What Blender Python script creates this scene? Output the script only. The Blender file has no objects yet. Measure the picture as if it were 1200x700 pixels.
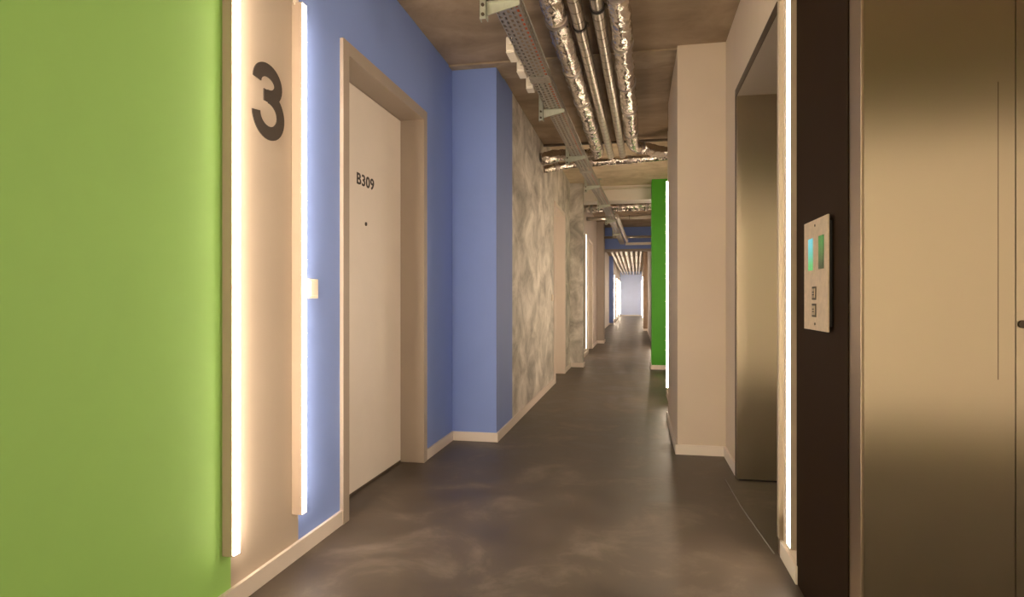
import bpy, bmesh, math, random
from mathutils import Vector, Matrix, noise

random.seed(7)
S = bpy.context.scene
C = bpy.context.scene.collection

# ------------------------------------------------------------------ camera
F = 740.0                                   # focal length in pixels of a 1200 px wide frame
YAW = math.atan(146 / F)
cd = bpy.data.cameras.new('camera')
cd.sensor_width = 36.0
cd.lens = 36.0 * F / 1200.0
cd.shift_y = 2.0 / 1200.0
cd.clip_start = 0.02
cam = bpy.data.objects.new('camera', cd)
cam.location = (0, 0, 1.03)
cam.rotation_euler = (math.pi / 2, 0, YAW)
C.objects.link(cam)
S.camera = cam

# ------------------------------------------------------------------ world, exposure
w = bpy.data.worlds.new('world')
S.world = w
w.use_nodes = True
w.node_tree.nodes['Background'].inputs[0].default_value = (1.0, 0.85, 0.7, 1)
w.node_tree.nodes['Background'].inputs[1].default_value = 0.05
S.view_settings.view_transform = 'Standard'
S.view_settings.look = 'None'
S.view_settings.gamma = 1.0
S.view_settings.use_curve_mapping = False
S.view_settings.exposure = 1.8
S.cycles.max_bounces = 12
S.cycles.diffuse_bounces = 7
S.cycles.glossy_bounces = 6
S.cycles.sample_clamp_indirect = 8.0

LAMP = 12.0                                 # radiance of the LED diffusers
LAMP_COL = (1.0, 0.79, 0.58)


# ------------------------------------------------------------------ materials
def srgb(r, g, b):
    def f(c):
        c /= 255.0
        return c / 12.92 if c <= 0.04045 else ((c + 0.055) / 1.055) ** 2.4
    return (f(r), f(g), f(b), 1.0)


def mat(name, col, rough=0.5, metal=0.0, spec=0.5, var=0.0, scale=6.0, bump=0.0, bscale=60.0,
        col2=None, stretch=(1, 1, 1), aniso=0.0, detail=6.0, lo=0.35, hi=0.65, rvar=0.0, bdist=0.002):
    m = bpy.data.materials.new(name)
    m.use_nodes = True
    nt = m.node_tree
    b = nt.nodes['Principled BSDF']
    b.inputs['Base Color'].default_value = col
    b.inputs['Roughness'].default_value = rough
    b.inputs['Metallic'].default_value = metal
    b.inputs['Specular IOR Level'].default_value = spec
    b.inputs['Anisotropic'].default_value = aniso
    tc = nt.nodes.new('ShaderNodeTexCoord')
    mp = nt.nodes.new('ShaderNodeMapping')
    mp.inputs['Scale'].default_value = stretch
    nt.links.new(tc.outputs['Object'], mp.inputs['Vector'])
    if var > 0 or col2 is not None:
        n = nt.nodes.new('ShaderNodeTexNoise')
        n.inputs['Scale'].default_value = scale
        n.inputs['Detail'].default_value = detail
        n.inputs['Roughness'].default_value = 0.62
        n.inputs['Distortion'].default_value = 0.6
        nt.links.new(mp.outputs[0], n.inputs['Vector'])
        r = nt.nodes.new('ShaderNodeValToRGB')
        r.color_ramp.elements[0].position = lo
        r.color_ramp.elements[1].position = hi
        if col2 is None:
            c1 = tuple(c * (1 - var) for c in col[:3]) + (1,)
            c2 = tuple(min(1, c * (1 + var)) for c in col[:3]) + (1,)
        else:
            c1, c2 = col, col2
        r.color_ramp.elements[0].color = c1
        r.color_ramp.elements[1].color = c2
        nt.links.new(n.outputs['Fac'], r.inputs[0])
        nt.links.new(r.outputs[0], b.inputs['Base Color'])
        if rvar > 0:
            mr = nt.nodes.new('ShaderNodeMapRange')
            mr.inputs[1].default_value = 0.3
            mr.inputs[2].default_value = 0.7
            mr.inputs[3].default_value = rough - rvar
            mr.inputs[4].default_value = rough + rvar
            nt.links.new(n.outputs['Fac'], mr.inputs[0])
            nt.links.new(mr.outputs[0], b.inputs['Roughness'])
    if bump > 0:
        n2 = nt.nodes.new('ShaderNodeTexNoise')
        n2.inputs['Scale'].default_value = bscale
        n2.inputs['Detail'].default_value = 5
        nt.links.new(mp.outputs[0], n2.inputs['Vector'])
        bp = nt.nodes.new('ShaderNodeBump')
        bp.inputs['Strength'].default_value = bump
        bp.inputs['Distance'].default_value = bdist
        nt.links.new(n2.outputs['Fac'], bp.inputs['Height'])
        nt.links.new(bp.outputs[0], b.inputs['Normal'])
    return m


def emit(name, col, strength):
    m = bpy.data.materials.new(name)
    m.use_nodes = True
    nt = m.node_tree
    nt.nodes.remove(nt.nodes['Principled BSDF'])
    e = nt.nodes.new('ShaderNodeEmission')
    e.inputs[0].default_value = tuple(col[:3]) + (1,)
    e.inputs[1].default_value = strength
    nt.links.new(e.outputs[0], nt.nodes['Material Output'].inputs[0])
    return m


M = {}
M['green'] = mat('green_paint', srgb(164, 219, 118), 0.6, var=0.02, scale=2)
M['dkgreen'] = mat('deep_green_paint', srgb(72, 170, 34), 0.6, var=0.03, scale=2)
M['blue'] = mat('blue_paint', srgb(136, 162, 230), 0.6, var=0.02, scale=2)
M['grey'] = mat('greige_paint', srgb(196, 182, 166), 0.6, var=0.02, scale=2)
M['white'] = mat('white_paint', srgb(214, 200, 184), 0.6, var=0.02, scale=2)
M['taupe'] = mat('taupe_paint', srgb(176, 165, 154), 0.6, var=0.02, scale=2)
M['brown'] = mat('brown_paint', srgb(136, 112, 92), 0.55, var=0.03, scale=2)
M['base'] = mat('baseboard_lacquer', srgb(232, 222, 212), 0.42, var=0.01)
M['frame'] = mat('door_frame_lacquer', srgb(172, 160, 147), 0.45, var=0.01)
M['leaf'] = mat('door_leaf_lacquer', srgb(246, 238, 229), 0.42, var=0.01)
M['gasket'] = mat('dark_gasket', srgb(92, 80, 68), 0.6)
M['ink'] = mat('dark_grey_vinyl', srgb(62, 54, 48), 0.55)
M['black'] = mat('black_plastic', srgb(22, 18, 16), 0.5)
M['panel'] = mat('dark_bronze_panel', srgb(40, 27, 16), 0.6, spec=0.1)
M['plast'] = mat('white_plastic', srgb(236, 228, 212), 0.35)
M['steel'] = mat('brushed_steel', srgb(182, 170, 150), 0.34, 1.0, aniso=1.0)
for _n in ('steel',):
    _nt = M[_n].node_tree
    _tv = _nt.nodes.new('ShaderNodeCombineXYZ')
    _tv.inputs[0].default_value = 1.0
    _tv.inputs[1].default_value = 1.0
    _nt.links.new(_tv.outputs[0], _nt.nodes['Principled BSDF'].inputs['Tangent'])
M['edge'] = mat('steel_edge', srgb(206, 190, 168), 0.32, 1.0)
M['dkmetal'] = mat('dark_metal_trim', srgb(84, 74, 64), 0.45, 0.6)
M['plate'] = mat('satin_plate', srgb(226, 208, 186), 0.45, 0.6, var=0.08, scale=40)
M['galv'] = mat('galvanised_sheet', srgb(176, 172, 164), 0.38, 0.9, var=0.14, scale=50)
M['galvlt'] = mat('zinc_bracket', srgb(186, 190, 176), 0.45, 0.5, var=0.06, scale=40)
M['pipe'] = mat('jacketed_pipe', srgb(196, 188, 176), 0.30, 0.95, var=0.06, scale=30)
M['foil'] = mat('aluminium_foil', srgb(222, 214, 206), 0.2, 1.0, var=0.05, scale=18, bump=0.6, bscale=22, bdist=0.014)
M['tape'] = mat('foil_tape', srgb(176, 168, 162), 0.35, 1.0, bump=0.5, bscale=60, bdist=0.006)
M['orange'] = mat('orange_cable', srgb(206, 92, 44), 0.5)
M['greyc'] = mat('grey_cable', srgb(120, 118, 116), 0.5)
M['ceil'] = mat('raw_concrete_ceiling', srgb(136, 119, 98), 0.8, col2=srgb(180, 160, 135), scale=1.7, bump=0.3,
                bscale=30, stretch=(1, 1.5, 1), lo=0.33, hi=0.7)
M['ceilb'] = mat('pale_concrete_band', srgb(204, 186, 157), 0.8, col2=srgb(228, 212, 186), scale=4, bump=0.4, bscale=40)
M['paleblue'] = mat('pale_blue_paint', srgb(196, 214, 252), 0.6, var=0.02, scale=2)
M['litwhite'] = mat('white_paint_far_light', srgb(234, 230, 228), 0.6, var=0.02, scale=2)  # white paint lightened and cooled, the whiter far light put into its colour
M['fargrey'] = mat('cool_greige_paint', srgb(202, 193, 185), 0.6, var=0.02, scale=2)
M['bandc'] = mat('pale_joint_band', srgb(150, 133, 112), 0.8, col2=srgb(184, 166, 142), scale=4)
M['lamp'] = emit('led_diffuser', LAMP_COL, LAMP)
M['housing'] = mat('lamp_housing', srgb(184, 167, 150), 0.4)


def plaster():
    m = bpy.data.materials.new('trowelled_concrete')
    m.use_nodes = True
    nt = m.node_tree
    b = nt.nodes['Principled BSDF']
    b.inputs['Roughness'].default_value = 0.55
    tc = nt.nodes.new('ShaderNodeTexCoord')
    mp = nt.nodes.new('ShaderNodeMapping')
    mp.inputs['Rotation'].default_value = (math.radians(35), 0, 0)
    mp.inputs['Scale'].default_value = (1, 0.75, 1.0)
    nt.links.new(tc.outputs['Object'], mp.inputs[0])
    n1 = nt.nodes.new('ShaderNodeTexNoise')
    n1.inputs['Scale'].default_value = 3.2
    n1.inputs['Detail'].default_value = 9
    n1.inputs['Roughness'].default_value = 0.64
    n1.inputs['Distortion'].default_value = 0.7
    nt.links.new(mp.outputs[0], n1.inputs[0])
    r1 = nt.nodes.new('ShaderNodeValToRGB')
    e = r1.color_ramp.elements
    e[0].position = 0.32
    e[0].color = srgb(148, 146, 141)
    e[1].position = 0.70
    e[1].color = srgb(252, 248, 241)
    x = e.new(0.50)
    x.color = srgb(206, 202, 194)
    nt.links.new(n1.outputs[0], r1.inputs[0])
    nt.links.new(r1.outputs[0], b.inputs['Base Color'])
    bp = nt.nodes.new('ShaderNodeBump')
    bp.inputs['Strength'].default_value = 0.25
    bp.inputs['Distance'].default_value = 0.006
    nt.links.new(n1.outputs[0], bp.inputs['Height'])
    nt.links.new(bp.outputs[0], b.inputs['Normal'])
    return m


def floor_mat():
    m = bpy.data.materials.new('dark_polished_screed')
    m.use_nodes = True
    nt = m.node_tree
    b = nt.nodes['Principled BSDF']
    tc = nt.nodes.new('ShaderNodeTexCoord')
    n1 = nt.nodes.new('ShaderNodeTexNoise')
    n1.inputs['Scale'].default_value = 2.6
    n1.inputs['Detail'].default_value = 10
    n1.inputs['Roughness'].default_value = 0.66
    n1.inputs['Distortion'].default_value = 0.45
    nt.links.new(tc.outputs['Object'], n1.inputs[0])
    r1 = nt.nodes.new('ShaderNodeValToRGB')
    e = r1.color_ramp.elements
    e[0].position = 0.30
    e[0].color = srgb(66, 58, 51)
    e[1].position = 0.72
    e[1].color = srgb(122, 112, 101)
    x = e.new(0.52)
    x.color = srgb(86, 77, 68)
    nt.links.new(n1.outputs[0], r1.inputs[0])
    nt.links.new(r1.outputs[0], b.inputs['Base Color'])
    mr = nt.nodes.new('ShaderNodeMapRange')
    mr.inputs[1].default_value = 0.3
    mr.inputs[2].default_value = 0.7
    mr.inputs[3].default_value = 0.36
    mr.inputs[4].default_value = 0.56
    nt.links.new(n1.outputs[0], mr.inputs[0])
    nt.links.new(mr.outputs[0], b.inputs['Roughness'])
    bp = nt.nodes.new('ShaderNodeBump')
    bp.inputs['Strength'].default_value = 0.12
    bp.inputs['Distance'].default_value = 0.004
    nt.links.new(n1.outputs[0], bp.inputs['Height'])
    nt.links.new(bp.outputs[0], b.inputs['Normal'])
    return m


M['plaster'] = plaster()
M['floor'] = floor_mat()


# ------------------------------------------------------------------ mesh helpers
class MB:
    def __init__(self):
        self.bm = bmesh.new()

    def box(self, x0, x1, y0, y1, z0, z1, bev=0.0):
        r = bmesh.ops.create_cube(self.bm, size=1.0)
        vs = r['verts']
        for v in vs:
            v.co = Vector(((x0 + x1) / 2 + v.co.x * (x1 - x0), (y0 + y1) / 2 + v.co.y * (y1 - y0),
                           (z0 + z1) / 2 + v.co.z * (z1 - z0)))
        if bev > 0:
            es = list({e for v in vs for e in v.link_edges})
            bmesh.ops.bevel(self.bm, geom=es, offset=bev, segments=2, affect='EDGES', profile=0.5)
        return self

    def tube(self, pts, rad, n=16, caps=True, jitter=None):
        """sweep a circle along pts; rad is a number or a list of radii"""
        pts = [Vector(p) for p in pts]
        rings = []
        up = Vector((0, 0, 1))
        prev = None
        for i, p in enumerate(pts):
            if i == 0:
                t = pts[1] - p
            elif i == len(pts) - 1:
                t = p - pts[i - 1]
            else:
                t = pts[i + 1] - pts[i - 1]
            t.normalize()
            if prev is None:
                a = up if abs(t.z) < 0.9 else Vector((1, 0, 0))
                s = t.cross(a).normalized()
            else:
                s = (prev - t * prev.dot(t)).normalized()
            prev = s
            q = s.cross(t)
            rr = rad[i] if isinstance(rad, (list, tuple)) else rad
            ring = []
            for k in range(n):
                a = 2 * math.pi * k / n
                d = s * math.cos(a) + q * math.sin(a)
                r2 = rr
                if jitter:
                    r2 = rr + jitter(p + d * rr)
                ring.append(self.bm.verts.new(p + d * r2))
            rings.append(ring)
        for a, b in zip(rings, rings[1:]):
            for k in range(n):
                f = self.bm.faces.new((a[k], a[(k + 1) % n], b[(k + 1) % n], b[k]))
                f.smooth = True
        if caps:
            self.bm.faces.new(rings[0][::-1])
            self.bm.faces.new(rings[-1])
        return self

    def prism(self, poly, axis, a0, a1):
        """extrude a polygon of (u, v) along an axis: 'x' -> (y, z), 'y' -> (x, z), 'z' -> (x, y)"""
        def P(u, v, a):
            return {'x': (a, u, v), 'y': (u, a, v), 'z': (u, v, a)}[axis]
        lo = [self.bm.verts.new(P(u, v, a0)) for u, v in poly]
        hi = [self.bm.verts.new(P(u, v, a1)) for u, v in poly]
        n = len(poly)
        self.bm.faces.new(lo[::-1])
        self.bm.faces.new(hi)
        for k in range(n):
            self.bm.faces.new((lo[k], lo[(k + 1) % n], hi[(k + 1) % n], hi[k]))
        return self

    def quad(self, *ps):
        self.bm.faces.new([self.bm.verts.new(p) for p in ps])
        return self

    def build(self, name, material, parent=None, loc=None):
        bmesh.ops.recalc_face_normals(self.bm, faces=self.bm.faces[:])
        me = bpy.data.meshes.new(name)
        self.bm.to_mesh(me)
        self.bm.free()
        me.materials.append(M[material] if isinstance(material, str) else material)
        return link(name, me, parent, loc)


def link(name, me, parent=None, loc=None):
    o = bpy.data.objects.new(name, me)
    C.objects.link(o)
    if parent is not None:
        o.parent = parent
    if loc is not None:
        o.location = loc
    return o


def tag(o, label, cat=None, group=None, kind=None):
    o['label'] = label
    if cat:
        o['category'] = cat
    if group:
        o['group'] = group
    if kind:
        o['kind'] = kind
    return o


def struct(o, label, cat):
    return tag(o, label, cat, kind='structure')


def thing(name, loc, label, cat, group=None, kind=None):
    o = bpy.data.objects.new(name, None)
    o.empty_display_size = 0.1
    o.location = loc
    C.objects.link(o)
    return tag(o, label, cat, group, kind)


def copy_tree(o, parent=None):
    c = o.copy()
    C.objects.link(c)
    c.parent = parent
    for ch in list(o.children):
        copy_tree(ch, c)
    return c


def bez(ctrl, r, seg=10):
    """polyline through ctrl with rounded corners of radius r"""
    ctrl = [Vector(c) for c in ctrl]
    out = [ctrl[0]]
    for i in range(1, len(ctrl) - 1):
        p0, p1, p2 = ctrl[i - 1], ctrl[i], ctrl[i + 1]
        a = p1 + (p0 - p1).normalized() * min(r, (p0 - p1).length * 0.49)
        b = p1 + (p2 - p1).normalized() * min(r, (p2 - p1).length * 0.49)
        for k in range(seg + 1):
            t = k / seg
            out.append(a * (1 - t) ** 2 + p1 * 2 * t * (1 - t) + b * t * t)
    out.append(ctrl[-1])
    return out


def resample(pts, step):
    pts = [Vector(p) for p in pts]
    out = [pts[0].copy()]
    carry = 0.0
    for a, b in zip(pts, pts[1:]):
        L = (b - a).length
        d = step - carry
        while d <= L:
            out.append(a.lerp(b, d / L))
            d += step
        carry = L - (d - step)
    if (out[-1] - pts[-1]).length > step * 0.3:
        out.append(pts[-1].copy())
    return out


# ------------------------------------------------------------------ layout (metres; corridor runs along +Y)
XL1 = -1.335      # green / greige / blue wall
XL2 = -1.00       # blue pier and raw concrete wall
XR1 = 0.578       # lift wall
Z1 = 2.735        # slab near the camera
Z2 = 2.83         # slab behind the pipe crossing
Z3 = 2.90
YB = -1.25        # lobby wall behind the camera
XE = 3.4          # lobby side wall
YEND = 42.0

# floor and ceilings
struct(MB().box(XL1 - .3, XE + .2, YB - .2, YEND + .3, -0.12, 0).build('floor', 'floor'),
       'dark polished concrete floor of the corridor', 'floor')
f_ = bpy.data.objects['floor']
MB().tube([(0.50, 3.79, 0.0005), (0.512, 3.3, 0.0005), (0.548, 2.72, 0.0005)], 0.003, 6).build('joint', 'greyc', f_)
cl = struct(MB().box(XL1 - .3, XE + .2, YB - .2, 6.88, Z1, Z1 + .25).build('ceiling', 'ceil'),
            'raw brown concrete ceiling slab over the lifts and the blue door', 'ceiling')
MB().box(XL1, 1.2, 4.40, 4.72, Z1 - .012, Z1 + .02).build('joint_band', 'bandc', cl)
MB().box(XL2, .6, 6.84, 6.885, Z1 - .018, Z1 + .01).build('joint_strip', 'gasket', cl)
struct(MB().box(XL1 - .3, 1.6, 6.88, 10.45, Z2, Z2 + .2).build('ceiling', 'ceilb'),
       'pale concrete ceiling slab beyond the crossing foil ducts', 'ceiling')
bm_ = struct(MB().box(XL2 - .2, 1.2, 10.05, 10.45, 2.60, Z2).build('trim_1', 'leaf'),
             'pale downstand ceiling beam above the crossing foil duct', 'beam')
struct(MB().box(XL1 - .3, 1.6, 10.45, YEND + .3, Z3, Z3 + .2).build('ceiling', 'ceil'),
       'concrete ceiling of the far corridor above the blue bulkhead', 'ceiling')
bh = struct(MB().box(XL2 - .2, .8, 16.4, 16.7, 2.34, Z3).build('trim_2', 'blue'),
            'blue bulkhead spanning the far corridor under the ceiling', 'bulkhead')
MB().box(XL2 - .2, .8, 16.38, 16.72, 2.29, 2.34).build('edge_trim', 'taupe', bh)


# ---- walls
def wall(name, label, material, *boxes):
    mb = MB()
    for b in boxes:
        mb.box(*b)
    return struct(mb.build(name, material), label, 'wall')


WT = 0.18
wall('wall_left', 'lime green painted wall beside the first light strip', 'green',
     (XL1 - WT, XL1, YB, 1.895, 0, Z1))
wall('wall_left', 'greige painted wall strip that carries the big number three', 'grey',
     (XL1 - WT, XL1, 1.895, 2.325, 0, Z1))
wall('wall_left', 'light blue painted wall around the B309 door', 'blue',
     (XL1 - WT, XL1, 2.325, 2.71, 0, Z1), (XL1 - WT, XL1, 2.71, 3.85, 2.215, Z1), (XL1 - WT, XL1, 3.85, 4.48, 0, Z1))
wall('wall_left', 'blue painted pier projecting between the B309 door and bare concrete', 'blue',
     (XL1 - WT, XL2, 4.48, 5.08, 0, Z1))
wall('wall_left', 'mottled raw concrete wall with a doorway and a white baseboard', 'plaster',
     (XL2 - .3, XL2 - .003, 5.08, 6.88, 0, Z1), (XL2 - .3, XL2 - .003, 6.88, 7.74, 0, Z2),
     (XL2 - .3, XL2 - .003, 7.74, 8.86, 2.23, Z2), (XL2 - .3, XL2 - .003, 8.86, 9.72, 0, Z2))
wall('wall_left', 'narrow raw concrete pier at the end of the concrete wall', 'plaster',
     (XL2 - .3, -0.81, 9.72, 9.93, 0, Z2))
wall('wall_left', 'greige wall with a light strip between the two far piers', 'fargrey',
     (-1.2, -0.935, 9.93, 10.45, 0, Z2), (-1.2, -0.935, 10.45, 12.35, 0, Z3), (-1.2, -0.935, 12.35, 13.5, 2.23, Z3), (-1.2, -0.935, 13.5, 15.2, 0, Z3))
wall('wall_left', 'taupe painted pier in front of the blue bulkhead', 'taupe', (-1.2, -0.77, 15.2, 15.8, 0, Z3))
wall('wall_left', 'white wall of the far corridor past the blue bulkhead', 'litwhite',
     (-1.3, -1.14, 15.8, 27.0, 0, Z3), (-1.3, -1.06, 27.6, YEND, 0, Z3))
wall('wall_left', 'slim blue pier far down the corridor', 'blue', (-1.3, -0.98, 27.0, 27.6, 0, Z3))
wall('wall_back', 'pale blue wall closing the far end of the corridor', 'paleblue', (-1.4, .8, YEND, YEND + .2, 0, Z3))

wall('wall_right', 'white wall above the steel lift opening', 'white', (XR1, 1.2, 2.695, 3.845, 2.237, Z1))
wall('wall_right', 'narrow white wall between the steel lift opening and the white pier', 'white', (XR1, 1.2, 3.845, 4.36, 0, Z1))
wall('wall_right', 'short white wall between the lift opening and the dark panel', 'white',
     (.584, 1.2, 1.841, 1.889, 0, Z1), (XR1, 1.2, 1.889, 2.695, 0, Z1))
wall('wall_right', 'white painted pier standing forward beyond the lift', 'white',
     (0.268, 1.0, 4.36, 5.62, 0, Z1))
wall('wall_right', 'white wall carrying a light strip behind the white pier', 'white',
     (0.327, 1.0, 5.62, 6.88, 0, Z1), (0.327, 1.0, 6.88, 7.0, 0, Z2))
wall('wall_right', 'recessed white wall between the white and the green piers', 'white',
     (0.62, 1.0, 7.0, 9.62, 0, Z2))
wall('wall_right', 'bright green painted pier across from the narrow concrete pier', 'dkgreen',
     (0.222, 1.0, 9.62, 10.2, 0, Z2))
wall('wall_right', 'white far wall behind the green pier', 'litwhite', (0.36, 1.0, 10.2, 21.8, 0, Z3))
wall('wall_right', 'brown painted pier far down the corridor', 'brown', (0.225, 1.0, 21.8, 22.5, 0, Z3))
wall('wall_right', 'white far wall reaching the pale blue end wall', 'litwhite', (0.33, 1.0, 22.5, YEND, 0, Z3))
# lobby behind and right of the camera
wall('wall_back', 'greige lobby wall behind the camera', 'grey', (XL1 - WT, XE, YB - .15, YB, 0, Z1))
wall('wall_right', 'greige side wall of the lift lobby', 'grey', (XE, XE + .15, YB, 1.84, 0, Z1))
cw = wall('wall_right', 'brushed stainless steel clad wall facing the lobby', 'steel', (0.583, 0.930, 1.796, 1.84, 0, Z1))
MB().box(0.933, XE, 1.796, 1.84, 0, Z1).build('panel', 'steel', cw)
MB().box(0.892, 0.8935, 1.7955, 1.797, 0.83, 1.58).build('seam', 'dkmetal', cw)
MB().box(0.930, 0.933, 1.801, 1.84, 0, Z1).build('panel_joint', 'black', cw)
MB().tube([(.945, 1.797, 0.97), (.945, 1.788, 0.97)], 0.010, 16).build('cover_screw', 'dkmetal', cw)
et = MB().box(0.575, 0.583, 1.796, 1.888, 0, Z1, 0.0015).build('corner_profile', 'edge', cw)

# ---- baseboards
BH, BT = 0.066, 0.014


def baseboard(name, label, *segs):
    mb = MB()
    for s in segs:
        x0, x1, y0, y1 = s
        mb.box(x0, x1, y0, y1, 0, BH, 0.0015)
    return struct(mb.build(name, 'base'), label, 'baseboard')


baseboard('baseboard_left', 'white baseboard under the green and greige wall up to the B309 door', (XL1, XL1 + BT, YB, 2.69))
baseboard('baseboard_left', 'white baseboard wrapping the blue pier and the raw concrete wall',
          (XL1, XL1 + BT, 3.872, 4.48), (XL1 + BT, XL2 + BT, 4.48 - BT, 4.48), (XL2, XL2 + BT, 4.48, 7.72))
baseboard('baseboard_left', 'short white baseboard after the concrete doorway and around the narrow pier',
          (XL2, XL2 + BT, 8.89, 9.72), (XL2 + BT, -.81 + BT, 9.72 - BT, 9.72), (-.81, -.81 + BT, 9.72, 9.93))
baseboard('baseboard_left', 'white baseboard below the light strip between the far piers',
          (-.935, -.935 + BT, 9.93, 12.33), (-.935, -.935 + BT, 13.53, 15.2), (-.935 + BT, -.77 + BT, 15.2 - BT, 15.2),
          (-.77, -.77 + BT, 15.2, 15.8))
baseboard('baseboard_left', 'white baseboard of the far corridor and slim blue pier', (-1.14, -1.14 + BT, 15.8, 27.0 - BT),
          (-1.14, -.98 + BT, 27 - BT, 27), (-.98, -.98 + BT, 27, 27.6), (-1.06, -1.06 + BT, 27.6, YEND))
baseboard('baseboard_back', 'white baseboard under the pale blue end wall', (-1.06, .33, YEND - BT, YEND))
baseboard('baseboard_right', 'white baseboard below the light strip beside the dark panel', (XR1 - BT, XR1, 2.44, 2.695))
baseboard('baseboard_right', 'white baseboard wrapping the white pier beyond the lift',
          (XR1 - BT, XR1, 3.85, 4.36 - BT), (0.268 - BT, XR1, 4.36 - BT, 4.36), (.268 - BT, .268, 4.36, 5.62),
          (.327 - BT, .327, 5.62, 7.0), (.62 - BT, .62, 7.0, 9.6))
baseboard('baseboard_right', 'white baseboard around the green pier', (.222 - BT, .62, 9.62 - BT, 9.62), (.222 - BT, .222, 9.62, 10.2),
          (.36 - BT, .36, 10.2, 21.8 - BT))
baseboard('baseboard_right', 'white baseboard around the far brown pier', (.225 - BT, .36, 21.8 - BT, 21.8),
          (.225 - BT, .225, 21.8, 22.5), (.33 - BT, .33, 22.5, YEND))
baseboard('baseboard_back', 'white baseboard of the lobby wall behind the camera', (XL1, XE, YB, YB + BT))


# ------------------------------------------------------------------ text
def glyphs(name, text, size, depth, material, parent, origin, facing, offset=0.0, width=None, height=None):
    cu = bpy.data.curves.new(name, 'FONT')
    cu.body = text
    cu.size = size
    cu.extrude = depth / 2
    cu.offset = offset
    cu.space_character = 1.08
    to = bpy.data.objects.new(name, cu)
    C.objects.link(to)
    dg = bpy.context.evaluated_depsgraph_get()
    me = bpy.data.meshes.new_from_object(to.evaluated_get(dg))
    bpy.data.objects.remove(to)
    xs = [v.co.x for v in me.vertices]
    ys = [v.co.y for v in me.vertices]
    sx = (width / (max(xs) - min(xs))) if width else 1
    sy = (height / (max(ys) - min(ys))) if height else 1
    x0, y0 = min(xs), min(ys)
    for v in me.vertices:
        u, h, d = (v.co.x - x0) * sx, (v.co.y - y0) * sy, v.co.z + depth / 2
        v.co = Vector((d, u, h)) if facing > 0 else Vector((-d, -u, h))
    me.materials.clear()
    me.materials.append(M[material])
    o = link(name, me, parent)
    o.location = origin
    return o


# ------------------------------------------------------------------ doors
def door(name, label, xw, y0, y1, ztop, fw, recess, leaf='leaf', fm='frame'):
    """y0..y1 outer frame edges on the left wall whose face is at xw"""
    d = thing(name, (xw, (y0 + y1) / 2, 0), label, 'door', kind='structure')
    ox, oy = xw, (y0 + y1) / 2

    def B(x0, x1, a, b, z0, z1, bev=0.0):
        return MB().box(x0 - ox, x1 - ox, a - oy, b - oy, z0, z1, bev)
    P = 0.018
    B(xw - recess - .03, xw + P, y0, y0 + fw, 0, ztop, .002).build('jamb', fm, d)
    B(xw - recess - .03, xw + P, y1 - fw, y1, 0, ztop, .002).build('jamb', fm, d)
    B(xw - recess - .03, xw + P, y0 + fw, y1 - fw, ztop - fw, ztop, .002).build('head', fm, d)
    xl = xw - recess
    lf = B(xl - .045, xl, y0 + fw + .003, y1 - fw - .003, .014, ztop - fw - .003, .0015).build('leaf', leaf, d)
    B(xl - .06, xl - .002, y0 + fw, y1 - fw, 0, .014).build('threshold', 'gasket', d)
    return d, lf, (xl, ox, oy)


d1, lf1, (xl1, ox, oy) = door('door_1', 'white apartment door numbered B309 in a deep greige frame', XL1, 2.688, 3.868, 2.235, .062, .137)
glyphs('door_number', 'B309', .085, .0015, 'ink', lf1, (xl1 - ox, 3.160 - oy, 1.655), 1, offset=.0018, width=.225, height=.064)
ph = MB().tube([(xl1 - ox - .002, 3.275 - oy, 1.452), (xl1 - ox + .004, 3.275 - oy, 1.452)], .011, 20).build('peephole', 'dkmetal', lf1)
MB().tube([(xl1 - ox + .003, 3.275 - oy, 1.452), (xl1 - ox + .0048, 3.275 - oy, 1.452)], .006, 16).build('lens', 'black', ph)
door('door_2', 'white door recessed in the raw concrete wall', XL2, 7.735, 8.875, 2.25, .05, .14, fm='base')
door('door_3', 'white door between the far light strip and the taupe pier', -.935, 12.34, 13.51, 2.25, .05, .10, fm='base')


# ------------------------------------------------------------------ lift entrance
def lift():
    y0, y1, zt, xd = 2.70, 3.84, 2.235, 0.985
    L = thing('elevator_entrance', (XR1, (y0 + y1) / 2, 0), 'brushed stainless steel lift entrance next to the white pier', 'elevator')
    ox, oy = XR1, (y0 + y1) / 2

    def B(x0, x1, a, b, z0, z1, bev=0.0):
        return MB().box(x0 - ox, x1 - ox, a - oy, b - oy, z0, z1, bev)
    fx = XR1 - .014
    B(fx, xd + .01, y1 - .04, y1, 0.004, zt, .0015).build('jamb', 'steel', L)
    B(fx, xd + .01, y0, y0 + .03, 0.004, zt, .0015).build('jamb', 'steel', L)
    B(fx, xd + .01, y0 + .03, y1 - .04, zt - .035, zt, .0015).build('head', 'taupe', L)
    B(fx - .004, fx + .0, y0 + .03, y1, zt - .035, zt + .012).build('head_trim', 'dkmetal', L)
    B(fx - .004, fx, y1 - .012, y1 + .004, 0, zt).build('edge_trim', 'dkmetal', L)
    B(fx - .003, fx, y0 + .004, y0 + .03, 0.07, zt).build('edge_trim', 'frame', L)
    ym = (y0 + y1) / 2
    B(fx + .01, xd - .07, y1 - .05, y1 - .038, 0, .007).build('gap_strip', 'black', L)  # black strip standing in for the dark gap below the jamb
    B(xd, xd + .03, y0 + .03, ym - .002, .006, zt - .035).build('door_panel', 'steel', L)
    B(xd, xd + .03, ym + .002, y1 - .04, .006, zt - .035).build('door_panel', 'steel', L)
    B(xd - .07, xd + .03, y0 + .03, y1 - .04, 0, .006).build('sill', 'dkmetal', L)


lift()

# dark wall panel with the call plate
tag(MB().box(.571, XR1, 1.889, 2.455, 0.0, Z1 - .002, .0015).build('wall_panel', 'panel'),
    'tall dark bronze wall panel behind the lift call plate', 'panel')

XP = .571
cp = thing('elevator_call_panel', (XP, 2.142, .935), 'satin steel lift call plate with two green displays on the dark panel', 'call panel')


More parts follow.
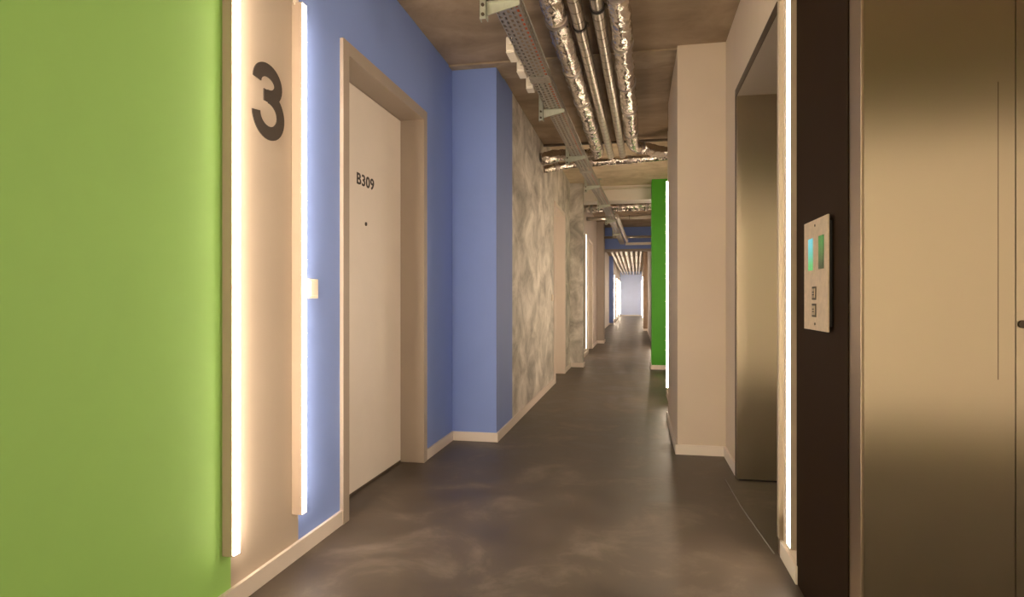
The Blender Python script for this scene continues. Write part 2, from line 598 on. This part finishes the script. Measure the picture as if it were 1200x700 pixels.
def cB(x0, x1, a, b, z0, z1, bev=0.0):
    return MB().box(x0 - XP, x1 - XP, a - 2.182, b - 2.182, z0 - .935, z1 - .935, bev)


cB(XP - .012, XP, 2.065, 2.299, .950, 1.268, .001).build('back_box', 'black', cp)
cB(XP - .018, XP - .012, 2.050, 2.314, .935, 1.285, .001).build('plate', 'plate', cp)


def screen_mat(name, c_top, c_bot, strength):
    m = bpy.data.materials.new(name)
    m.use_nodes = True
    nt = m.node_tree
    b = nt.nodes['Principled BSDF']
    b.inputs['Base Color'].default_value = (.01, .02, .015, 1)
    b.inputs['Roughness'].default_value = .15
    tc = nt.nodes.new('ShaderNodeTexCoord')
    sp = nt.nodes.new('ShaderNodeSeparateXYZ')
    nt.links.new(tc.outputs['Generated'], sp.inputs[0])
    r = nt.nodes.new('ShaderNodeValToRGB')
    r.color_ramp.elements[0].color = c_bot
    r.color_ramp.elements[0].position = .15
    r.color_ramp.elements[1].color = c_top
    r.color_ramp.elements[1].position = .8
    nt.links.new(sp.outputs[2], r.inputs[0])
    nt.links.new(r.outputs[0], b.inputs['Emission Color'])
    b.inputs['Emission Strength'].default_value = strength
    return m


M['scr1'] = screen_mat('lit_display_cyan', srgb(90, 190, 200), srgb(60, 170, 90), .32)
M['scr2'] = screen_mat('lit_display_green', srgb(40, 150, 60), srgb(10, 60, 24), .18)
cB(XP - .0195, XP - .018, 2.208, 2.258, 1.126, 1.228).build('display', 'scr1', cp)
cB(XP - .0195, XP - .018, 2.086, 2.140, 1.126, 1.228).build('display', 'scr2', cp)
for zc in (1.052, .998):
    b = cB(XP - .020, XP - .018, 2.168, 2.212, zc - .021, zc + .021, .0008).build('button', 'dkmetal', cp)
    cB(XP - .022, XP - .020, 2.174, 2.206, zc - .015, zc + .015, .0008).build('button_cap', 'edge', b)
    for k in (0, 1):
        cB(XP - .0224, XP - .022, 2.181, 2.199, zc - .006 + k * .008, zc - .003 + k * .008).build('button_mark', 'black', b)
for zc in (.955, 1.266):
    MB().tube([(-.018, 0, zc - .935), (-.0195, 0, zc - .935)], .004, 12).build('screw', 'dkmetal', cp)


# ------------------------------------------------------------------ LED wall lamps
def lamp(label, xw, yc, side, z0=.155, z1=2.215, wd=.036, dp=.036, conduit=0.0, axis='x', lip=.0, cheek=.0):
    """side +1: on a left wall facing +X, -1: on a right wall facing -X; axis 'y': on the wall behind the camera facing +Y"""
    t = thing('wall_light', (xw, yc, z0), label, 'light', 'vertical LED wall lights')
    h = z1 - z0

    def B(d0, d1, a, b, zz0, zz1, bev=0.0):
        if axis == 'x':
            x0, x1 = sorted((side * d0, side * d1))
            return MB().box(x0, x1, a, b, zz0, zz1, bev)
        return MB().box(a, b, d0, d1, zz0, zz1, bev)
    if axis == 'x':      # opaque near cheek; the diffuser wraps the front and the far cheek
        h1 = B(0, dp + .001 - lip, -wd / 2, -wd / 2 + .004, 0, h, .0008)
        x0, x1 = sorted((0, side * .010))
        h1.box(x0, x1, -wd / 2 + .004, wd / 2, 0, h)
        if cheek > 0:
            x0, x1 = sorted((0, side * (dp - cheek)))
            h1.box(x0, x1, wd / 2, wd / 2 + .004, 0, h)
        h1.build('housing', 'housing', t)
        B(.010, dp, -wd / 2 + .004, wd / 2, .003, h - .003, .002).build('diffuser', 'lamp', t)
    else:
        B(0, .010, -wd / 2, wd / 2, 0, h).build('housing', 'housing', t)
        B(.010, dp, -wd / 2, wd / 2, .003, h - .003, .002).build('diffuser', 'lamp', t)
    for z in (0, h - .003):
        B(.010, dp + .001, -wd / 2 + .004, wd / 2 + .001, z, z + .003).build('end_cap', 'housing', t)
    if conduit > 0:
        x = side * .012
        MB().tube([(x, -.008, h - .01), (x, -.008, h + conduit)], .011, 12).build('cable_sleeve', 'plast', t)
    return t


lamp('glowing vertical LED strip on the edge of the lime green wall', XL1, 1.868, 1, z0=.188, conduit=.5, lip=.007, dp=.042)
lamp('glowing vertical LED strip between the number three and the blue wall', XL1, 2.294, 1, z0=.184, z1=2.205, conduit=.5, lip=.003, dp=.044)
lamp('glowing vertical LED strip between the lift and the dark panel', XR1, 2.497, -1, z0=.115, z1=2.5, wd=.066, dp=.025, cheek=.006)
lamp('glowing vertical LED strip on the wall behind the white pier', .327, 6.48, -1, conduit=.5, lip=.018)
lamp('glowing vertical LED strip just past the narrow concrete pier', -.935, 11.4, 1, wd=.05, dp=.042)
lamp('glowing vertical LED strip on the white wall before the brown pier', .36, 20.9, -1)
lamp('glowing vertical LED strip on the white wall past the slim blue pier', -1.06, 30.5, 1, lip=.02)
lamp('glowing vertical LED strip on the white wall past the brown pier', .33, 33.0, -1, lip=.02)
lamp('added fill LED strip on the far white wall behind the taupe pier', -1.14, 19.5, 1)  # hidden by the taupe pier, added to brighten the far corridor
lamp('added fill LED strip beside the pale blue end wall', -1.06, 38.5, 1, lip=.02)  # added to brighten the end wall
for y, lb in [(28.3, 'directly after the slim blue pier'), (34.5, 'midway to the pale blue end wall'), (40.6, 'closest to the pale blue end wall')]:  # extra strips, added because the far corridor came out too dark
    lamp('added fill LED strip on the far white wall ' + lb, -1.06, y, 1, lip=.02)
for y, lb in [(13.8, 'behind the green pier'), (23.4, 'directly after the brown pier'), (28.0, 'across from the slim blue pier'), (39.5, 'near the pale blue end wall')]:  # extra strips, added to light the bulkhead, blue pier and end wall
    lamp('added fill LED strip on the white wall ' + lb, .36 if y < 21 else .33, y, -1, lip=.02)
lamp('glowing vertical LED strip on the recessed wall before the green pier', .62, 8.2, -1)
# unseen lobby lamps behind the camera, set to light the green wall and steel
lamp('added fill LED strip on the lobby end of the green wall', XL1, -.2, 1)  # added so the near end of the green wall is lit
for x, lb in [(-.55, 'by the green wall'), (.35, 'in the middle of the back wall'), (3.1, 'near the lobby side wall')]:  # unseen strips, placed for light on the green side and a softer steel band
    lamp('unseen vertical LED strip behind the camera ' + lb, x, YB, 1, axis='y')


# ------------------------------------------------------------------ big number three
def arc(cx, cy, rx, ry, a0, a1, n=28):
    return [(cx + rx * math.cos(math.radians(a0 + (a1 - a0) * k / n)), cy + ry * math.sin(math.radians(a0 + (a1 - a0) * k / n)))
            for k in range(n + 1)]


def stroke(mb, pts, hw, x0, x1):
    L, R = [], []
    for i, p in enumerate(pts):
        a = pts[max(i - 1, 0)]
        b = pts[min(i + 1, len(pts) - 1)]
        t = Vector((b[0] - a[0], b[1] - a[1])).normalized()
        n = Vector((-t.y, t.x))
        L.append((p[0] + n.x * hw, p[1] + n.y * hw))
        R.append((p[0] - n.x * hw, p[1] - n.y * hw))
    for i in range(len(pts) - 1):
        mb.prism([L[i], L[i + 1], R[i + 1], R[i]], 'x', x0, x1)


n3 = MB()
pu = arc(.100, .2075, .068, .0475, 182, -90)
pl = arc(.104, .0925, .079, .0675, 90, -178)
stroke(n3, pu, .0250, 0, .0030)
stroke(n3, pl, .0250, 0, .0034)
n3.box(0, .0038, .072, .106, .1385, .1815)
tag(n3.build('floor_number', 'ink', loc=(XL1, 2.010, 1.622)), 'large dark grey number 3 on the greige wall', 'number')


# ------------------------------------------------------------------ light switches
def switch(label, x, y, z, sx):
    s = thing('light_switch', (x, y, z), label, 'switch', 'light switches')
    MB().box(0, .010, -.041, .041, -.041, .041, .003).build('plate', 'plast', s)
    MB().box(.010, .015, -.030, .030, -.030, .030, .002).build('rocker', 'plast', s)


switch('white light switch on the blue wall beside the B309 door', XL1, 2.430, 1.078, 1)
switch('white light switch on the raw concrete wall beside the doorway', XL2, 7.55, 1.06, 1)


# ------------------------------------------------------------------ ceiling services
def foil_jit(amp, sc, seed):
    o = Vector((seed * 3.1, seed * 1.7, seed))

    def j(p):
        a = noise.noise(Vector((p.x * sc, p.y * sc * .55, p.z * sc)) + o)
        b = noise.noise(Vector((p.x * sc * 2.7, p.y * sc * 2.2, p.z * sc * 2.7)) + o)
        r = -abs(noise.noise(Vector((p.x * sc * 1.3, p.y * sc * .9, p.z * sc * 1.3)) - o))
        return amp * (a * .7 + b * .35 + r * .8)
    return j


def foil_duct(label, path, rad, seed, bands, group='foil wrapped ducts'):
    pts = resample(path, .011)
    t = thing('foil_duct', tuple(pts[0]), label, 'duct', group)
    off = -Vector(pts[0])
    pts = [p + off for p in pts]
    sag = [rad * (1 + .035 * math.sin(i * .11 + seed)) for i in range(len(pts))]
    MB().tube(pts, sag, 28, jitter=foil_jit(rad * .20, 22, seed)).build('sleeve', 'foil', t)
    n = len(pts)
    for k in range(bands):
        i = int((k + .5) * n / bands + random.uniform(-4, 4))
        i = max(3, min(n - 4, i))
        MB().tube(pts[i - 2:i + 3], [rad * 1.055 + .001] * 5, 28, jitter=foil_jit(rad * .05, 20, seed + k)).build('tape_band', 'tape', t)
    return t


def steel_pipe(label, path, rad, pitch, group, clamps=(), zc=None):
    pts0 = [Vector(p) for p in path]
    t = thing('steel_pipe', tuple(pts0[0]), label, 'pipe', group)
    off = -pts0[0]
    P, R = [], []
    pts = resample([p + off for p in pts0], pitch)
    sb = MB()
    for i, p in enumerate(pts):
        if 0 < i < len(pts) - 1 and (pts[i + 1] - p).length > .02:
            d = (pts[i + 1] - p).normalized()
            P.append(p)
            R.append(rad)
            sb.tube([p - d * .0035, p + d * .0035], rad + .0012, 24, caps=False)
        else:
            P.append(p)
            R.append(rad)
    MB().tube(P, R, 24).build('jacket', 'pipe', t)
    sb.build('seam_rings', 'dkmetal', t)['kind'] = 'stuff'
    for y in clamps:
        a, b = pts0[-2], pts0[-1]
        f = (y - a.y) / (b.y - a.y)
        c = a.lerp(b, f) + off
        MB().tube([c + Vector((0, -.012, 0)), c + Vector((0, .012, 0))], rad + .005, 24).build('clamp', 'black', t)
        MB().tube([c + Vector((rad + .008, -.012, 0)), c + Vector((rad + .008, .012, 0))], .010, 10).build('clamp_bolt', 'dkmetal', t)
        MB().tube([c + Vector((0, 0, rad)), c + Vector((0, 0, (zc or Z1) - a.z))], .005, 8).build('hanger_rod', 'galv', t)
    return t


ZP = 2.600
foil_duct('foil wrapped duct nearest the cable tray, bending left into the concrete wall',
          bez([(-.446, YB + .02, ZP), (-.446, 2.9, ZP), (-.396, 6.86, ZP), (-.70, 6.94, ZP + .03), (-.86, 6.64, ZP - .04), (-.996, 6.60, ZP - .08)], .24), .063, 1, 12)
foil_duct('foil wrapped duct beside the steel pipes, bending right behind the white pier',
          bez([(-.102, YB + .02, ZP + .01), (-.102, 2.9, ZP + .01), (-.035, 6.60, ZP + .01), (.12, 6.70, ZP), (.26, 6.56, ZP - .08), (.325, 6.54, ZP - .09)], .16), .062, 2, 12)
foil_duct('slim foil duct passing under the end of the pipe bundle',
          bez([(-1.01, 6.86, ZP - .14), (-.72, 7.06, ZP - .04), (-.3, 7.08, ZP - .03), (.55, 7.10, ZP + .02)], .2), .045, 3, 4)
foil_duct('foil duct crossing the corridor below the pale ceiling beam',
          [(-.933, 10.75, 2.592), (.358, 10.75, 2.60)], .075, 5, 3)
steel_pipe('seamed steel pipe running beside the tray-side foil duct', [(-.329, YB + .02, ZP + .005), (-.329, 2.9, ZP + .005), (-.275, 6.98, ZP + .005)], .036, .125,
           'steel pipes between the foil ducts', (3.62,))
steel_pipe('seamed steel pipe running beside the right-hand foil duct of the bundle', [(-.216, YB + .02, ZP + .01), (-.216, 2.9, ZP + .01), (-.150, 6.98, ZP + .01)], .036, .125,
           'steel pipes between the foil ducts', (3.42,))
steel_pipe('plain steel pipe crossing the corridor behind the foil duct', [(-.933, 12.1, 2.58), (.36, 12.1, 2.60)], .040, .4, 'crossing steel pipes')
for k, (x, r) in enumerate([(-.86, .05), (-.70, .05), (-.54, .05), (-.36, .06), (-.18, .05), (.0, .05), (.15, .04)]):
    steel_pipe('pale steel pipe under the far ceiling past the blue bulkhead', [(x, 17.0, 2.72 + .02 * (k % 2)), (x, YEND - .1, 2.72 + .02 * (k % 2))], r, 1.5,
               'far ceiling pipes', (19.0, 24.0, 29.0, 34.0), Z3)
tag(MB().tube(bez([(-.62, 10.04, 2.60), (-.62, 10.03, 2.73), (-.5, 10.03, 2.77), (.36, 10.03, 2.785)], .08), .011, 10).build('conduit', 'plast'),
    'thin pale conduit clipped along the face of the ceiling beam', 'conduit')
tag(MB().tube([(-.77, 15.4, 2.545), (.36, 15.4, 2.545)], .030, 14).build('conduit', 'pipe'),
    'thin metal conduit crossing in front of the blue bulkhead', 'conduit')
tag(MB().box(-.27, .36, 15.9, 15.98, 2.40, 2.46, .004).build('cable_duct', 'plast'),
    'pale rectangular cable duct in front of the blue bulkhead', 'cable duct')
steel_pipe('steel pipe running alongside the far end of the cable tray', [(-.335, 11.0, 2.485), (-.235, 15.85, 2.485)], .035, .3, 'steel pipes beside the tray')


# ---- perforated cable tray
TZ = 2.450


TP = [(-2, -.63), (3.0, -.62), (4.66, -.602), (6.2, -.575), (7.85, -.522), (9.45, -.462), (16.4, -.352)]


def tray_x(y):
    for (a, xa), (b, xb) in zip(TP, TP[1:]):
        if y <= b:
            return xa + (xb - xa) * (y - a) / (b - a)
    return TP[-1][1]


def tray_section(name, label, ya, yb, wd, hgt, rows, pitch, slot):
    t = thing(name, (tray_x((ya + yb) / 2), ya, TZ), label, 'cable tray', 'cable tray sections')
    x_, y_, z_ = t.location
    mb = MB()
    bm = mb.bm
    n = int(round((yb - ya) / pitch))
    pit = (yb - ya) / n
    cw_ = wd / rows

    def cell(P, u0, u1, v0, v1, hu, hv, du):
        um, vm = (u0 + u1) / 2 + du, (v0 + v1) / 2
        o = [P(u0, v0), P(u1, v0), P(u1, v1), P(u0, v1)]
        i = [P(um - hu, vm - hv), P(um + hu, vm - hv), P(um + hu, vm + hv), P(um - hu, vm + hv)]
        ov = [bm.verts.new(p) for p in o]
        iv = [bm.verts.new(p) for p in i]
        for k in range(4):
            bm.faces.new((ov[k], ov[(k + 1) % 4], iv[(k + 1) % 4], iv[k]))
    for j in range(n):
        a, b = ya + j * pit, ya + (j + 1) * pit
        xc = tray_x((a + b) / 2)
        for r in range(rows):
            u0 = -wd / 2 + r * cw_
            sh = (.18 if r % 2 else -.18) * pit
            cell(lambda u, v: (xc + v - x_, u - y_, TZ - z_), a, b, u0, u0 + cw_, slot / 2, cw_ * .28, sh)
        if j % 1 == 0:
            for s in (-1, 1):
                cell(lambda u, v: (xc + s * wd / 2 - x_, u - y_, v), a, b, 0.0, hgt, slot / 2, hgt * .16, 0)
    bmesh.ops.remove_doubles(bm, verts=bm.verts[:], dist=.0004)
    o = mb.build('perforated_sheet', 'galv', t)
    o['kind'] = 'stuff'
    sm = o.modifiers.new('thickness', 'SOLIDIFY')
    sm.thickness = .0018
    for s in (-1, 1):
        mb = MB()
        mb.tube([(tray_x(ya) + s * wd / 2 - x_, 0, hgt), (tray_x(yb) + s * wd / 2 - x_, yb - ya, hgt)], .004, 8)
        mb.build('rolled_edge', 'galv', t)
    return t


tray_section('cable_tray', 'perforated galvanised cable tray section nearest the lift, above the blue pier', 1.2, 4.02, .125, .055, 5, .052, .030)
tray_section('cable_tray', 'perforated galvanised cable tray section along the concrete wall', 4.03, 7.0, .118, .05, 4, .052, .032)
tray_section('cable_tray', 'perforated galvanised cable tray section below the pale ceiling slab', 7.01, 10.6, .118, .05, 5, .06, .036)
tray_section('cable_tray', 'perforated galvanised cable tray section ending at the blue bulkhead', 10.61, 16.3, .118, .05, 4, .09, .05)
# splice plate and cantilever brackets
for y in (4.025, 7.005, 10.605):
    x = tray_x(y)
    tag(MB().box(x - .066, x + .066, y - .06, y + .06, TZ - .004, TZ - .001, .001).box(x + .064, x + .067, y - .06, y + .06, TZ, TZ + .045)
        .build('splice_plate', 'galv'), {4.025: 'flat joint plate under the tray above the blue pier', 7.005: 'flat joint plate under the tray by the foil duct bend',
                                         10.605: 'flat joint plate under the tray beyond the ceiling beam'}[y], 'plate', 'tray joint plates')
BR = [(1.5, 'out by the lobby', Z1), (2.93, 'above the big number wall', Z1), (4.66, 'next to the blue pier', Z1), (6.22, 'before the foil duct bend', Z1),
      (7.85, 'under the pale ceiling slab', Z2), (9.45, 'just before the ceiling beam', Z2), (11.3, 'past the ceiling beam', Z3), (13.6, 'nearest the blue bulkhead', Z3)]
for y, where, zc in BR:
    x = tray_x(y)
    t = thing('tray_bracket', (x, y, TZ), 'zinc cantilever bracket holding the cable tray ' + where, 'bracket', 'cable tray brackets')
    hw = .078
    MB().prism([(-hw, -.062), (hw, -.026), (hw, -.003), (-hw, -.003)], 'y', -.004, .004).box(-hw, hw, -.018, .018, -.006, -.003).build('arm', 'galvlt', t)
    MB().box(-hw - .034, -hw, -.020, -.017, -.085, zc - TZ).box(-hw - .034, -hw - .031, -.02, .02, -.085, zc - TZ)\
        .box(-hw - .003, -hw, -.02, .02, -.085, zc - TZ).build('post', 'galvlt', t)
    for z in (-.065, -.02):
        MB().tube([(-hw - .017, -.028, z), (-hw - .017, -.016, z)], .008, 8).build('bolt', 'dkmetal', t)
    MB().box(-hw - .06, -hw + .03, -.035, .035, zc - TZ - .006, zc - TZ).build('foot_plate', 'galvlt', t)
for k, (dx, m, nm) in enumerate([(.048, 'orange', 'orange cable lying along the cable tray'), (.010, 'greyc', 'grey cable lying along the cable tray'),
                                 (-.03, 'greyc', 'second grey cable lying along the cable tray')]):
    ys = [1.25 + i * .25 for i in range(60)]
    tag(MB().tube([(tray_x(y) + dx + .004 * math.sin(y * 4 + k * 2), y, TZ + .0085) for y in ys], .006, 8).build('cable', m), nm, 'cable')
# junction boxes clipped to the tray
for y, s, lb in [(3.62, .085, 'large white junction box on the side of the cable tray'), (3.92, .07, 'middle white junction box on the side of the cable tray'),
                 (4.22, .055, 'small white junction box next to the tray joint plate')]:
    x = tray_x(y) - .071
    t = thing('junction_box', (x, y, TZ + .005), lb, 'junction box', 'white junction boxes on the tray')
    MB().box(-.05, 0, -s, s, 0, .085, .008).build('body', 'plast', t)
    MB().box(-.052, -.002, -s + .006, s - .006, -.006, .002, .004).build('lid', 'plast', t)
    MB().tube([(-.02, -s - .02, .04), (-.02, -s + .002, .04)], .010, 10).build('cable_gland', 'plast', t)
